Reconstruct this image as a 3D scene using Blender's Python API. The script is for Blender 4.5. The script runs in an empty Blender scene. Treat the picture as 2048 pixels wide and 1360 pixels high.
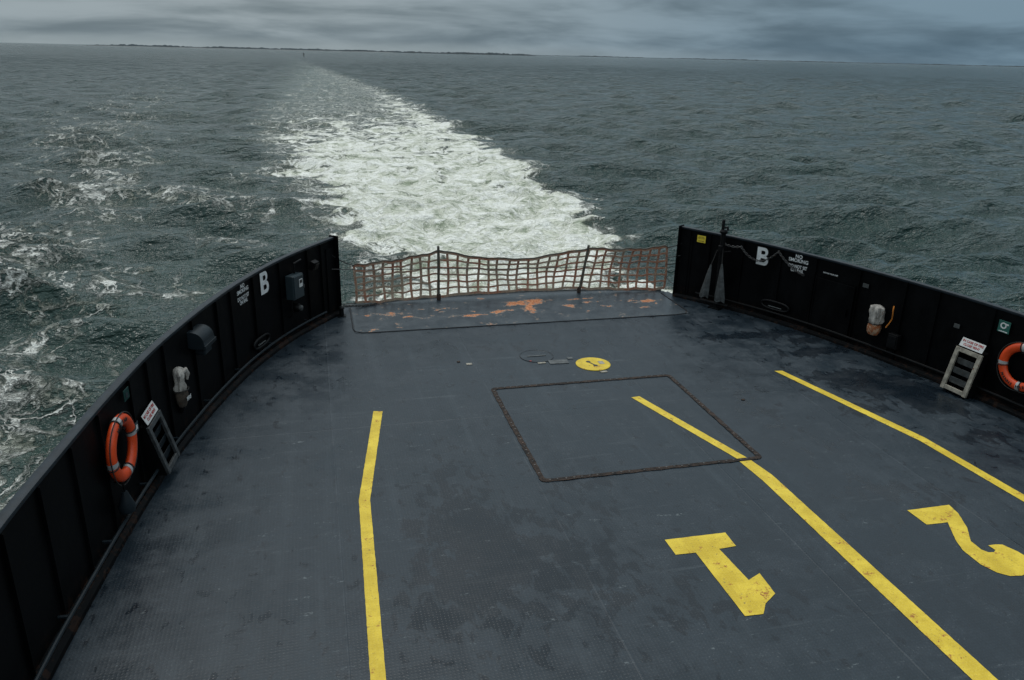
import bpy, math, random
import numpy as np
from mathutils import Matrix, Vector
random.seed(7); rng=np.random.RandomState(5)
S=bpy.context.scene; COL=S.collection
S.view_settings.view_transform='Standard'
try: S.view_settings.look='None'
except: pass
S.view_settings.exposure=0

# ------------------------------------------------------------ node helpers
class NT:
    def __init__(s,nt): s.nt=nt; nt.nodes.clear()
    def n(s,t,**k):
        nd=s.nt.nodes.new(t)
        for a,b in k.items(): setattr(nd,a,b)
        return nd
    def l(s,a,b): s.nt.links.new(a,b)
    def _set(s,sock,v):
        if isinstance(v,bpy.types.NodeSocket): s.l(v,sock)
        elif v is not None: sock.default_value=v
    def math(s,op,a,b=None,c=None,clamp=False):
        nd=s.n('ShaderNodeMath',operation=op,use_clamp=clamp)
        for i,v in enumerate((a,b,c)):
            if v is not None: s._set(nd.inputs[i],v)
        return nd.outputs[0]
    def ss(s,v,a,b,lo=0.0,hi=1.0):
        nd=s.n('ShaderNodeMapRange',interpolation_type='SMOOTHSTEP')
        s._set(nd.inputs[0],v); nd.inputs[1].default_value=a; nd.inputs[2].default_value=b
        nd.inputs[3].default_value=lo; nd.inputs[4].default_value=hi
        return nd.outputs[0]
    def mix(s,f,a,b,mode='MIX'):
        nd=s.n('ShaderNodeMix',data_type='RGBA',blend_type=mode)
        s._set(nd.inputs[0],f)
        for i,v in ((6,a),(7,b)):
            if isinstance(v,tuple): v=tuple(v)+((1,) if len(v)==3 else ())
            s._set(nd.inputs[i],v)
        return nd.outputs[2]
    def mp(s,vec,scale=(1,1,1),loc=(0,0,0),rot=(0,0,0)):
        nd=s.n('ShaderNodeMapping'); s.l(vec,nd.inputs[0])
        nd.inputs[1].default_value=loc; nd.inputs[2].default_value=rot; nd.inputs[3].default_value=scale
        return nd.outputs[0]
    def noise(s,vec,scale,detail=4,rough=.55,dist=0,col=False):
        nd=s.n('ShaderNodeTexNoise'); s.l(vec,nd.inputs['Vector'])
        nd.inputs['Scale'].default_value=scale; nd.inputs['Detail'].default_value=min(detail,5)
        nd.inputs['Roughness'].default_value=rough; nd.inputs['Distortion'].default_value=dist
        return nd.outputs[1 if col else 0]
    def pos(s): return s.n('ShaderNodeNewGeometry').outputs['Position']
    def bump(s,h,st=.3,d=.01,nrm=None):
        nd=s.n('ShaderNodeBump'); nd.inputs['Strength'].default_value=st; nd.inputs['Distance'].default_value=d
        s.l(h,nd.inputs['Height'])
        if nrm is not None: s.l(nrm,nd.inputs['Normal'])
        return nd.outputs[0]
    def out(s,col,rough=.5,metal=0,nrm=None,spec=None,ior=None):
        p=s.n('ShaderNodeBsdfPrincipled'); o=s.n('ShaderNodeOutputMaterial')
        if isinstance(col,tuple): col=tuple(col)+(1,)
        s._set(p.inputs['Base Color'],col); s._set(p.inputs['Roughness'],rough); s._set(p.inputs['Metallic'],metal)
        if nrm is not None: s.l(nrm,p.inputs['Normal'])
        if spec is not None: s._set(p.inputs['Specular IOR Level'],spec)
        if ior is not None: p.inputs['IOR'].default_value=ior
        s.l(p.outputs[0],o.inputs[0]); return p

def newmat(name):
    m=bpy.data.materials.new(name); m.use_nodes=True; return m,NT(m.node_tree)

def paint(name,c,rough=.45,var=.25,rust=0.0,metal=0,scale=6,rustcol=(.13,.045,.015),spec=None,bump=.15):
    m,T=newmat(name); v=T.pos()
    n=T.noise(v,scale,4,.6); n2=T.noise(v,scale*7,2,.6)
    dark=tuple(x*(1-var) for x in c); lite=tuple(min(1,x*(1+var)) for x in c)
    col=T.mix(T.ss(n,.3,.7),dark,lite)
    if rust>0:
        r=T.noise(v,scale*.8,5,.7,.4)
        f=T.ss(r,.72-.35*rust,.80-.35*rust)
        col=T.mix(f,col,rustcol)
    T.out(col,T.ss(n2,.2,.8,rough-.08,rough+.1),metal,T.bump(n2,bump,.004),spec)
    return m

def tread(T,v):
    sx=T.n('ShaderNodeSeparateXYZ'); T.l(v,sx.inputs[0])
    u=T.math('SINE',T.math('MULTIPLY',T.math('ADD',sx.outputs[0],sx.outputs[1]),88.0))
    w=T.math('SINE',T.math('MULTIPLY',T.math('SUBTRACT',sx.outputs[0],sx.outputs[1]),88.0))
    return T.ss(T.math('MULTIPLY',u,w),.15,.7)

# ------------------------------------------------------------ materials
def mk_deck():
    m,T=newmat('deck_paint'); v=T.pos()
    wet=T.n('ShaderNodeAttribute',attribute_name='wet').outputs['Fac']
    big=T.noise(v,.35,4,.6,.3); mid=T.noise(v,1.9,5,.72,.2); fine=T.noise(v,28,3,.7)
    col=T.mix(T.ss(big,.36,.62),(.0070,.0135,.0200),(.0140,.0240,.0330))
    col=T.mix(T.ss(mid,.42,.66,0,.65),col,(.026,.038,.049))
    st=T.noise(T.mp(v,(3.2,.16,1),rot=(0,0,.05)),1.0,5,.65)
    col=T.mix(T.ss(st,.50,.75,0,.5),col,(.034,.047,.058))
    st2=T.noise(T.mp(v,(.35,4.2,1),rot=(0,0,.25)),1.0,5,.75)
    col=T.mix(T.ss(st2,.58,.72,0,.6),col,(.060,.073,.083))
    bl=T.noise(T.mp(v,(1.3,.8,1),rot=(0,0,.5)),4.2,5,.62,.5)
    wf=T.ss(T.math('ADD',bl,T.math('MULTIPLY',wet,.27)),.585,.66)
    col=T.mix(T.math('MULTIPLY',wf,.72),col,(.003,.006,.010))
    sp=T.noise(v,55,1,.5); spm=T.math('MULTIPLY',T.ss(sp,.66,.70),T.ss(mid,.50,.6))
    col=T.mix(T.math('MULTIPLY',spm,.4),col,(.14,.15,.155))
    col=T.mix(T.ss(fine,.25,.75,.30,0),col,(.004,.005,.006))
    sc=T.noise(T.mp(v,(2.5,9,1),rot=(0,0,-.5)),1.2,5,.8,.3); scm=T.math('MULTIPLY',T.ss(sc,.61,.68),T.ss(fine,.45,.6))
    col=T.mix(T.math('MULTIPLY',scm,.6),col,(.14,.16,.165))
    sx=T.n('ShaderNodeSeparateXYZ'); T.l(v,sx.inputs[0])
    def seam(c,per,off,wd):
        f=T.math('PINGPONG',T.math('ADD',c,off),per/2)
        return T.ss(f,wd*.4,wd,1,0)
    s1=T.math('MAXIMUM',seam(sx.outputs[0],2.44,50.33,.014),seam(sx.outputs[1],6.1,50.8,.014))
    col=T.mix(T.math('MULTIPLY',T.math('MULTIPLY',s1,.20),T.ss(mid,.4,.6)),col,(.08,.09,.10))
    tr=tread(T,v)
    h=T.math('ADD',T.math('MULTIPLY',tr,.28),T.math('ADD',T.math('MULTIPLY',fine,.7),T.math('ADD',T.math('MULTIPLY',mid,1.8),T.math('MULTIPLY',s1,.8))))
    col=T.mix(T.math('MULTIPLY',tr,.04),col,(.10,.12,.14))
    ro=T.math('SUBTRACT',T.ss(T.math('ADD',mid,T.math('MULTIPLY',T.math('SUBTRACT',big,.5),.9)),.3,.7,.30,.56),T.math('MULTIPLY',wf,.14))
    T.out(col,ro,0,T.bump(h,.45,.005),.32)
    return m
def mk_panel():
    m,T=newmat('rusty_plate_paint'); v=T.pos()
    ra=T.n('ShaderNodeAttribute',attribute_name='rust').outputs['Fac']
    mid=T.noise(v,2.2,5,.65,.2); n=T.noise(T.mp(v,(1.0,1.25,1),(3,5,0)),3.3,5,.74,.2); f=T.noise(v,26,4,.7)
    col=T.mix(T.ss(mid,.3,.7),(.016,.025,.033),(.038,.049,.058))
    k=T.math('ADD',T.math('ADD',n,T.math('MULTIPLY',ra,.19)),T.math('MULTIPLY',T.math('SUBTRACT',f,.5),.16))
    pale=T.ss(k,.615,.63); rust=T.ss(k,.648,.668)
    col=T.mix(T.math('MULTIPLY',pale,.75),col,(.22,.19,.155))
    col=T.mix(rust,col,T.mix(T.ss(f,.38,.62),(.24,.066,.020),(.48,.20,.085)))
    T.out(col,T.math('ADD',T.ss(mid,.3,.7,.28,.44),T.math('MULTIPLY',rust,.3)),0,T.bump(T.math('ADD',f,T.math('MULTIPLY',rust,-.8)),.4,.004),.38)
    return m
def mk_yellow():
    m,T=newmat('yellow_deck_paint'); v=T.pos()
    n=T.noise(v,3,5,.7,.3); f=T.noise(v,38,3,.75); tr=tread(T,v)
    col=T.mix(T.ss(n,.35,.7),(.50,.35,.022),(.68,.50,.045))
    col=T.mix(T.ss(f,.58,.72,0,.65),col,(.22,.15,.04))
    ch=T.noise(v,11,5,.8,.2)
    col=T.mix(T.ss(ch,.62,.68,0,.85),col,(.065,.058,.05))
    r=T.noise(T.mp(v,(1,1,1),(4,2,0)),5,5,.75)
    col=T.mix(T.math('MULTIPLY',T.ss(r,.58,.64),T.ss(f,.4,.55)),col,(.28,.10,.02))
    col=T.mix(T.math('MULTIPLY',tr,.10),col,(.75,.60,.16))
    T.out(col,.55,0,T.bump(T.math('ADD',T.math('MULTIPLY',tr,.6),f),.35,.004),.3)
    return m
def mk_rim():
    m,T=newmat('corroded_rim'); v=T.pos()
    n=T.noise(v,9,5,.75,.3); f=T.noise(v,60,3,.7)
    col=T.mix(T.ss(n,.35,.62),(.010,.009,.009),(.045,.030,.023))
    col=T.mix(T.ss(f,.6,.7,0,.7),col,(.13,.10,.08))
    T.out(col,.8,0,T.bump(f,.8,.01),.2); return m
def mk_black():
    m,T=newmat('black_bulwark_paint'); v=T.pos()
    n=T.noise(T.mp(v,(1,1,.6)),3,5,.65)
    col=T.mix(T.ss(n,.35,.7),(.0012,.0014,.0017),(.0028,.0032,.0038))
    sx=T.n('ShaderNodeSeparateXYZ'); T.l(v,sx.inputs[0])
    low=T.ss(sx.outputs[2],.02,.30,1,0)
    r=T.noise(v,6,5,.75,.3)
    col=T.mix(T.math('MULTIPLY',low,T.ss(r,.52,.60)),col,(.018,.009,.006))
    sc=T.noise(T.mp(v,(1,1,7)),3,5,.75)
    col=T.mix(T.ss(sc,.66,.74,0,.5),col,(.012,.013,.014))
    T.out(col,T.ss(n,.3,.7,.42,.62),0,T.bump(n,.25,.01),.07); return m
def mk_water():
    m,T=newmat('sea_water'); v=T.pos()
    foam=T.n('ShaderNodeAttribute',attribute_name='foam').outputs['Fac']
    aer=T.n('ShaderNodeAttribute',attribute_name='aerated').outputs['Fac']
    dist=T.n('ShaderNodeAttribute',attribute_name='range').outputs['Fac']
    def warp(vec,sc,am,det):
        wn=T.noise(v,sc,det,.6,0,True)
        w=T.n('ShaderNodeVectorMath',operation='MULTIPLY_ADD'); T.l(wn,w.inputs[0]); w.inputs[1].default_value=(am,am,0); T.l(vec,w.inputs[2]); return w.outputs[0]
    wv=warp(v,.5,4.2,5)
    wl=T.mp(wv,(1.15,.75,1),rot=(0,0,.2))
    n=T.noise(v,.42,4,.62,.5); nf=T.noise(wv,1.5,5,.72,.2); 
    kb=T.math('ADD',foam,T.math('MULTIPLY',T.math('SUBTRACT',n,.5),1.3))
    gate=T.ss(kb,.12,.62)
    def lace(sc,base,am):
        vo=T.n('ShaderNodeTexVoronoi',feature='DISTANCE_TO_EDGE'); T.l(wl,vo.inputs['Vector']); vo.inputs['Scale'].default_value=sc
        d=T.math('SUBTRACT',vo.outputs['Distance'],T.math('MULTIPLY',gate,am))
        return T.ss(d,0.0,base,1,0)
    L=T.math('MAXIMUM',lace(.75,.075,.03),T.math('MULTIPLY',lace(2.1,.10,.05),T.ss(gate,.15,.55)))
    k=T.math('ADD',kb,T.math('MULTIPLY',T.math('SUBTRACT',nf,.5),1.5))
    cover=T.ss(k,.62,.90)
    lc=T.math('MULTIPLY',T.math('MULTIPLY',L,T.ss(kb,.08,.40)),T.ss(nf,.36,.58))
    present=T.ss(foam,.02,.12)
    F=T.math('MULTIPLY',T.math('MAXIMUM',cover,T.math('MULTIPLY',lc,.78)),present)
    deep=T.mix(T.ss(n,.3,.7),(.0060,.0235,.0205),(.0105,.0335,.0285))
    body=T.mix(T.math('MULTIPLY',aer,T.ss(n,.2,.8,.6,1)),deep,(.085,.120,.098))
    b2=T.noise(T.mp(v,(.75,1.1,1),(7,3,0)),.9,4,.62,.8)
    fs=T.math('ADD',T.math('ADD',T.math('MULTIPLY',nf,.6),T.math('MULTIPLY',b2,.4)),T.math('MULTIPLY',T.math('SUBTRACT',L,.35),.05))
    fc=T.mix(T.ss(fs,.37,.49),(.27,.31,.22),(.62,.63,.53))
    fc=T.mix(T.ss(fs,.47,.58),fc,(.85,.85,.79))
    col=T.mix(F,body,fc)
    r1=T.noise(T.mp(v,(.8,1.7,1),rot=(0,0,.3)),1.5,4,.62,.2)
    r2=T.noise(T.mp(v,(1.0,1.7,1),rot=(0,0,-.2)),6.0,2,.6)
    r0=T.noise(T.mp(v,(.7,1.8,1),rot=(0,0,.15)),.42,4,.62)
    calm=T.math('SUBTRACT',1.0,T.math('MULTIPLY',aer,.5))
    h=T.math('ADD',T.math('MULTIPLY',r1,.42),T.math('MULTIPLY',r2,.06))
    h=T.math('ADD',h,T.math('MULTIPLY',T.math('MULTIPLY',r0,T.math('ADD',T.math('MULTIPLY',dist,2.2),.25)),1.5))
    h=T.math('MULTIPLY',h,calm)
    h=T.math('ADD',h,T.math('MULTIPLY',F,T.math('MULTIPLY',fs,.50)))
    nb=T.bump(h,1.0,1.0)
    ro=T.math('ADD',T.math('ADD',.05,T.math('MULTIPLY',dist,.06)),T.math('MULTIPLY',F,.6))
    p=T.out(col,ro,0,nb,None,1.33)
    return m

M=dict(
 deck=mk_deck(),panel=mk_panel(),yellow=mk_yellow(),rim=mk_rim(),black=mk_black(),water=mk_water(),
 cap=paint('cap_rail_paint',(.009,.014,.019),.42,.3,.1,spec=.25),
 hull=paint('hull_paint',(.010,.011,.013),.5,.3,.2,spec=.25),
 white=paint('white_paint',(.60,.61,.61),.5,.12,.12,scale=14),
 whitesign=paint('white_sign_board',(.52,.52,.51),.45,.08),
 red=paint('red_lettering',(.35,.03,.025),.5,.1),
 green=paint('green_sign_board',(.016,.10,.08),.45,.1),
 greend=paint('dark_green_sign_board',(.006,.035,.032),.5,.1,spec=.2),
 yel=paint('yellow_sign_board',(.66,.50,.04),.45,.08),
 blackp=paint('black_fitting_paint',(.003,.0033,.0038),.45,.3,.1,spec=.15),
 blk=paint('black_marking',(.012,.012,.012),.5,.1),
 grey=paint('grey_blue_fitting_paint',(.009,.014,.018),.45,.2,.05,spec=.2),
 boxg=paint('electrical_box_paint',(.022,.034,.040),.4,.15,.05,spec=.3),
 steel=paint('worn_steel',(.075,.080,.080),.45,.35,.2,metal=.3,scale=12),
 cone=paint('wet_grey_canvas',(.050,.055,.056),.35,.45,.1,scale=14,bump=.5),
 brass=paint('weathered_post',(.07,.065,.05),.5,.3,.4,scale=9),
 frameR=paint('weathered_pale_frame',(.24,.22,.18),.6,.35,.35,scale=12),
 frameL=paint('weathered_grey_frame',(.040,.044,.046),.5,.4,.15,scale=12),
 orange=paint('orange_lifebuoy_shell',(.60,.055,.007),.42,.14,.0,scale=5),
 tape=paint('reflective_tape',(.34,.35,.35),.4,.15,.0),
 rope=paint('dark_rope',(.012,.011,.010),.8,.3),
 orope=paint('orange_rope',(.50,.16,.015),.7,.2),
 chain=paint('galvanised_chain',(.045,.045,.045),.45,.4,.35,metal=.4,scale=20),
 cloth=paint('off_white_canvas',(.30,.28,.255),.85,.4,.4,scale=11,rustcol=(.11,.06,.04),bump=.7),
 clothr=paint('rust_stained_canvas',(.30,.19,.12),.85,.3,.75,scale=16,rustcol=(.24,.07,.02),bump=.5),
 clothd=paint('brown_mesh_cover',(.05,.038,.028),.9,.4,.4,scale=20),
 shore=paint('distant_woodland',(.024,.036,.043),.9,.3,0,scale=.01),  # woodland colour shifted bluish to include the haze of distance
 sand=paint('distant_beach',(.12,.13,.13),.9,.2,0,scale=.01),
)
def mk_net():
    m,T=newmat('weathered_net_webbing'); v=T.pos()
    n=T.noise(v,3.0,4,.7); f=T.noise(v,30,3,.7)
    sx=T.n('ShaderNodeSeparateXYZ'); T.l(v,sx.inputs[0])
    n=T.math('ADD',n,T.ss(sx.outputs[0],1.5,3.6,0,.10))
    col=T.mix(T.ss(n,.43,.58),(.275,.205,.150),(.30,.115,.065))
    col=T.mix(T.ss(f,.4,.7,0,.6),col,(.42,.32,.24))
    T.out(col,.85,0,T.bump(f,.5,.004)); return m
M['net']=mk_net()

# ------------------------------------------------------------ mesh builder
class MB:
    def __init__(s): s.v=[]; s.f=[]; s.mi=[]
    def add(s,vs,fs,mi=0):
        o=len(s.v); s.v+= [tuple(p) for p in vs]; s.f+=[tuple(i+o for i in f) for f in fs]; s.mi+=[mi]*len(fs); return s
    def box(s,c,d,rot=None,mi=0,bev=0.0):
        hx,hy,hz=[q/2 for q in d]; b=min(bev,hx*.9,hy*.9,hz*.9)
        if b<=0:
            vs=[Vector((x,y,z)) for x in(-hx,hx) for y in(-hy,hy) for z in(-hz,hz)]
            fs=[(0,1,3,2),(4,6,7,5),(0,4,5,1),(2,3,7,6),(0,2,6,4),(1,5,7,3)]
        else:
            import bmesh
            bm=bmesh.new(); bmesh.ops.create_cube(bm,size=1); 
            for q in bm.verts: q.co=Vector((q.co.x*2*hx,q.co.y*2*hy,q.co.z*2*hz))
            bmesh.ops.bevel(bm,geom=bm.edges[:],offset=b,segments=2,affect='EDGES',profile=.5)
            bm.verts.index_update(); vs=[q.co.copy() for q in bm.verts]; fs=[[q.index for q in f.verts] for f in bm.faces]; bm.free()
        R=Matrix.Identity(3) if rot is None else rot
        return s.add([R@p+Vector(c) for p in vs],fs,mi)
    def tube(s,pts,r,n=8,closed=False,mi=0,caps=True,rz=None):
        pts=[Vector(p) for p in pts]; m=len(pts); vs=[];fs=[]
        up=None
        for i,p in enumerate(pts):
            a=pts[(i-1)%m] if (closed or i>0) else p; b=pts[(i+1)%m] if (closed or i<m-1) else p
            t=(b-a).normalized()
            if up is None: up=Vector((0,0,1)) if abs(t.z)<.9 else Vector((1,0,0))
            x=t.cross(up)
            if x.length<1e-4: x=t.cross(Vector((0,1,0)))
            x.normalize(); y=x.cross(t).normalized(); up=y
            rr=r[i] if isinstance(r,(list,tuple)) else r
            for k in range(n):
                an=2*math.pi*k/n; vs.append(p+x*math.cos(an)*rr+y*math.sin(an)*(rz or rr))
        for i in range(m if closed else m-1):
            j=(i+1)%m
            for k in range(n): fs.append((i*n+k,i*n+(k+1)%n,j*n+(k+1)%n,j*n+k))
        if caps and not closed: fs.append(tuple(range(n))[::-1]); fs.append(tuple((m-1)*n+k for k in range(n)))
        return s.add(vs,fs,mi)
    def lathe(s,prof,n=20,c=(0,0,0),mi=0,sq=1.0,wob=0):
        vs=[];fs=[];m=len(prof)
        for i,(r,z) in enumerate(prof):
            for k in range(n):
                a=2*math.pi*k/n; q=r*(1+wob*math.sin(3*a+z*9)+wob*.7*math.sin(7*a-z*23+i))
                vs.append((c[0]+q*math.cos(a),c[1]+q*math.sin(a)*sq,c[2]+z))
        for i in range(m-1):
            for k in range(n): fs.append((i*n+k,i*n+(k+1)%n,(i+1)*n+(k+1)%n,(i+1)*n+k))
        fs.append(tuple(range(n))[::-1]); fs.append(tuple((m-1)*n+k for k in range(n)))
        return s.add(vs,fs,mi)
    def prism(s,poly,axis,a,b,mi=0):
        def mk(p,t):
            if axis=='x': return (t,p[0],p[1])
            if axis=='y': return (p[0],t,p[1])
            return (p[0],p[1],t)
        n=len(poly); vs=[mk(p,a) for p in poly]+[mk(p,b) for p in poly]
        fs=[tuple(range(n)),tuple(range(n,2*n))[::-1]]+[(i,i+n,(i+1)%n+n,(i+1)%n) for i in range(n)]
        return s.add(vs,fs,mi)
    def sweep(s,pts,nrm,sec,mi=0):
        m=len(pts); vs=[];fs=[]; n=None
        for i,(p,q) in enumerate(zip(pts,nrm)):
            sc=sec(i) if callable(sec) else sec; n=len(sc)
            for o,z in sc: vs.append((p.x+q.x*o,p.y+q.y*o,z))
        for i in range(m-1):
            for k in range(n): fs.append((i*n+k,i*n+(k+1)%n,(i+1)*n+(k+1)%n,(i+1)*n+k))
        fs.append(tuple(range(n))[::-1]); fs.append(tuple((m-1)*n+k for k in range(n)))
        return s.add(vs,fs,mi)
    def obj(s,name,mats,parent=None,smooth=False,label=None,recalc=True):
        me=bpy.data.meshes.new(name); me.from_pydata(s.v,[],s.f)
        for mt in (mats if isinstance(mats,list) else [mats]): me.materials.append(mt)
        for p,i in zip(me.polygons,s.mi): p.material_index=i
        if recalc:
            import bmesh
            bm=bmesh.new(); bm.from_mesh(me); bmesh.ops.recalc_face_normals(bm,faces=bm.faces[:]); bm.to_mesh(me); bm.free()
        if smooth:
            for p in me.polygons: p.use_smooth=True
            try: me.set_sharp_from_angle(angle=math.radians(40))
            except: pass
        me.update()
        ob=bpy.data.objects.new(name,me); COL.objects.link(ob)
        if parent: ob.parent=parent
        if label: ob['label']=label
        return ob
def empty(name,loc,rz,label,cat,group=None):
    e=bpy.data.objects.new(name,None); COL.objects.link(e); e.location=loc; e.rotation_euler=(0,0,rz)
    e.empty_display_size=.2; e['label']=label; e['category']=cat
    if group: e['group']=group
    return e
def top(ob,label,cat,group=None):
    ob['label']=label; ob['category']=cat
    if group: ob['group']=group
    return ob
def text(body,size,mat,parent,loc,rot=(math.pi/2,0,0),bold=.0,name='lettering',sx=1.0,space=.9,ext=.001):
    c=bpy.data.curves.new('lettering','FONT'); c.body=body; c.size=size; c.align_x='CENTER'; c.align_y='CENTER'
    c.offset=bold; c.extrude=ext; c.space_line=space; c.resolution_u=3
    t=bpy.data.objects.new('tmp',c); COL.objects.link(t)
    bpy.context.view_layer.update()
    me=bpy.data.meshes.new_from_object(t.evaluated_get(bpy.context.evaluated_depsgraph_get()))
    bpy.data.objects.remove(t)
    me.materials.clear(); me.materials.append(mat)
    ob=bpy.data.objects.new(name,me); COL.objects.link(ob); ob.parent=parent
    ob.location=loc; ob.rotation_euler=rot; ob.scale=(sx,1,1)
    return ob

# ------------------------------------------------------------ ship plan
PX=np.array([-6,-3,0,3,5.94,8.18,9.78,11.34,12.8,14.1,15.5,16.2]); PW=np.array([6.66,6.65,6.63,6.6,6.52,6.29,6.06,5.69,5.24,4.65,3.72,3.2])
ya=np.arange(-6,16.2,.02); wa=np.interp(ya,PX,PW); kk=np.ones(61)/61
wa=np.convolve(np.pad(wa,30,mode='reflect',reflect_type='odd'),kk,mode='valid')
def wid(a): return float(np.interp(a,ya,wa))
def frame(side,a,off=0.0):
    d=(wid(a+.05)-wid(a-.05))/.1
    n=Vector((-side,d,0)).normalized()
    p=Vector((side*wid(a),a,0))+n*off
    return p,n,math.atan2(n.x,-n.y)
END=15.5
ferry=empty('ferry',(0,0,0),0,"dark blue-grey open car ferry stern deck with black bulwarks",'ferry')

EX=[-3.72,-3.54,-2.38,-1.28,.55,2.16,3.54,3.72]; EY=[15.5,15.91,16.14,16.25,16.33,16.18,15.93,15.5]
NC,rows=150,list(np.arange(-4,15.5,.12))+[15.5]
V=[];wet=[]
blobs=[(4.2,12.75,1.1,.16,1.5),(4.9,12.3,.5,.16,1.1),(4.7,11.7,.7,.18,1.5),(4.9,10.1,.8,.40,1.5),(5.25,9.3,.5,.4,1.4),(4.4,10.6,.6,.18,1.3),(3.9,9.3,.4,.2,.9),(5.2,8.2,.5,.2,1.1),(-2.6,7.8,.5,1.2,.8),(-1.9,6.6,.9,.8,.8),(-3.0,6.2,.5,.8,.6),(-1.0,8.0,.5,.4,.5),(-.6,5.6,1,.5,.4),(2.4,9.6,.3,1.0,.5),(0,12.9,2,.3,.35),(3.1,6.9,.5,.5,.5),(2.6,7.2,.3,.3,.6)]
for r,y in enumerate(rows+[None]):
    for c in range(NC+1):
        t=c/NC*2-1
        if y is None:
            x=t*3.66; yy=float(np.interp(x,EX,EY))
            if c in(0,NC): yy=15.85
        else:
            x=t*(wid(y)); yy=float(y)
        V.append((x,yy,0.0))
        wet.append(min(1.5,sum(k*math.exp(-((x-a)/sx)**2-((yy-b)/sy)**2) for a,b,sx,sy,k in blobs)))
F=[(r*(NC+1)+c,r*(NC+1)+c+1,(r+1)*(NC+1)+c+1,(r+1)*(NC+1)+c) for r in range(len(rows)) for c in range(NC)]
mb=MB(); mb.add(V,F); deck=mb.obj('deck',M['deck'],ferry)
at=deck.data.attributes.new('wet','FLOAT','POINT'); at.data.foreach_set('value',np.array(wet,dtype=np.float32))

mb=MB(); ring=[(-wid(a)-.07,a) for a in np.arange(-4,15.5,.3)]+[(-3.75,15.62)]
ring+= [(x,y+.02) for x,y in zip(EX[1:-1],EY[1:-1])]+[(3.75,15.62)]+[(wid(a)+.07,a) for a in np.arange(15.4,-4,-.3)]
n=len(ring); vs=[(x,y,-.012) for x,y in ring]+[(x*.985,y-.05,-3.2) for x,y in ring]
mb.add(vs,[(i,i+1,i+1+n,i+n) for i in range(n-1)]+[(n-1,0,n,2*n-1)]); mb.obj('hull',M['hull'],ferry)

# bulwarks
def arr(side,a0,a1,step=.15):
    A=list(np.arange(a0,a1,step))+[a1]; P=[];N=[]
    for a in A:
        p,nn,_=frame(side,a); P.append(p);N.append(nn)
    return A,P,N
def hgt(a): return 1.5+max(0,(a-13.0))*.02
bul={}
ribs={-1:[15.1,14.72,13.92,13.08,12.3,11.8,10.95,10.0,9.45,8.9,8.0,7.3,6.6,5.9,5.2,4.5,3.8,3.1,2.4,1.7,1.0],
       1:[15.3,14.9,14.25,13.47,12.75,11.85,10.95,10.35,9.40,8.6,8.0,7.3,6.6,5.9,5.2,4.5]}
for side in(-1,1):
    A,P,N=arr(side,-4,END)
    mb=MB(); mb.sweep(P,N,lambda i:[(0,.0),(0,hgt(A[i])-.03),(-.06,hgt(A[i])-.03),(-.06,-.05)])
    for a in ribs[side]:
        p,nn,rz=frame(side,a); R=Matrix.Rotation(rz,3,'Z'); h=hgt(a)-.03
        mb.box(p+nn*.018+Vector((0,0,h/2)),(.012,.036,h-.01),R)
    b=mb.obj('bulwark',M['black'],ferry); bul[side]=b
    mb=MB(); mb.sweep(P,N,lambda i:[(.018,hgt(A[i])-.028),(.024,hgt(A[i])-.01),(.018,hgt(A[i])+.010),(-.005,hgt(A[i])+.018),(-.055,hgt(A[i])+.018),(-.080,hgt(A[i])+.008),(-.082,hgt(A[i])-.028)])
    mb.obj('cap_rail',M['cap'],b,smooth=True)
    mb=MB(); mb.sweep(P,N,[(.002,.002),(.12,.002),(.11,.04),(.07,.08),(.002,.09)]); mb.obj('toe_curb',M['black'],b)
    mb=MB(); mb.tube([p+q*.11+Vector((0,0,.20)) for p,q in zip(P[:-3],N[:-3])],.020,8)
    for a in np.arange(4.2,15,1.15):
        p,nn,rz=frame(side,a); mb.box(p+nn*.06+Vector((0,0,.20)),(.03,.11,.02),Matrix.Rotation(rz,3,'Z'))
    mb.obj('pipe',M['grey' if side<0 else 'blackp'],b,smooth=True)
    p,nn,rz=frame(side,END); R=Matrix.Rotation(rz,3,'Z')
    tdir=Vector((-nn.y,nn.x,0)); tdir=tdir if tdir.y>0 else -tdir
    mb=MB(); mb.box(p+tdir*.012-nn*.0+Vector((0,0,.79)),(.024,.20,1.60),R,bev=.004)
    mb.box(p-tdir*.16+nn*.012+Vector((0,0,.70)),(.28,.02,1.36),R)
    mb.obj('end_post',M['black'],b)

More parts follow.
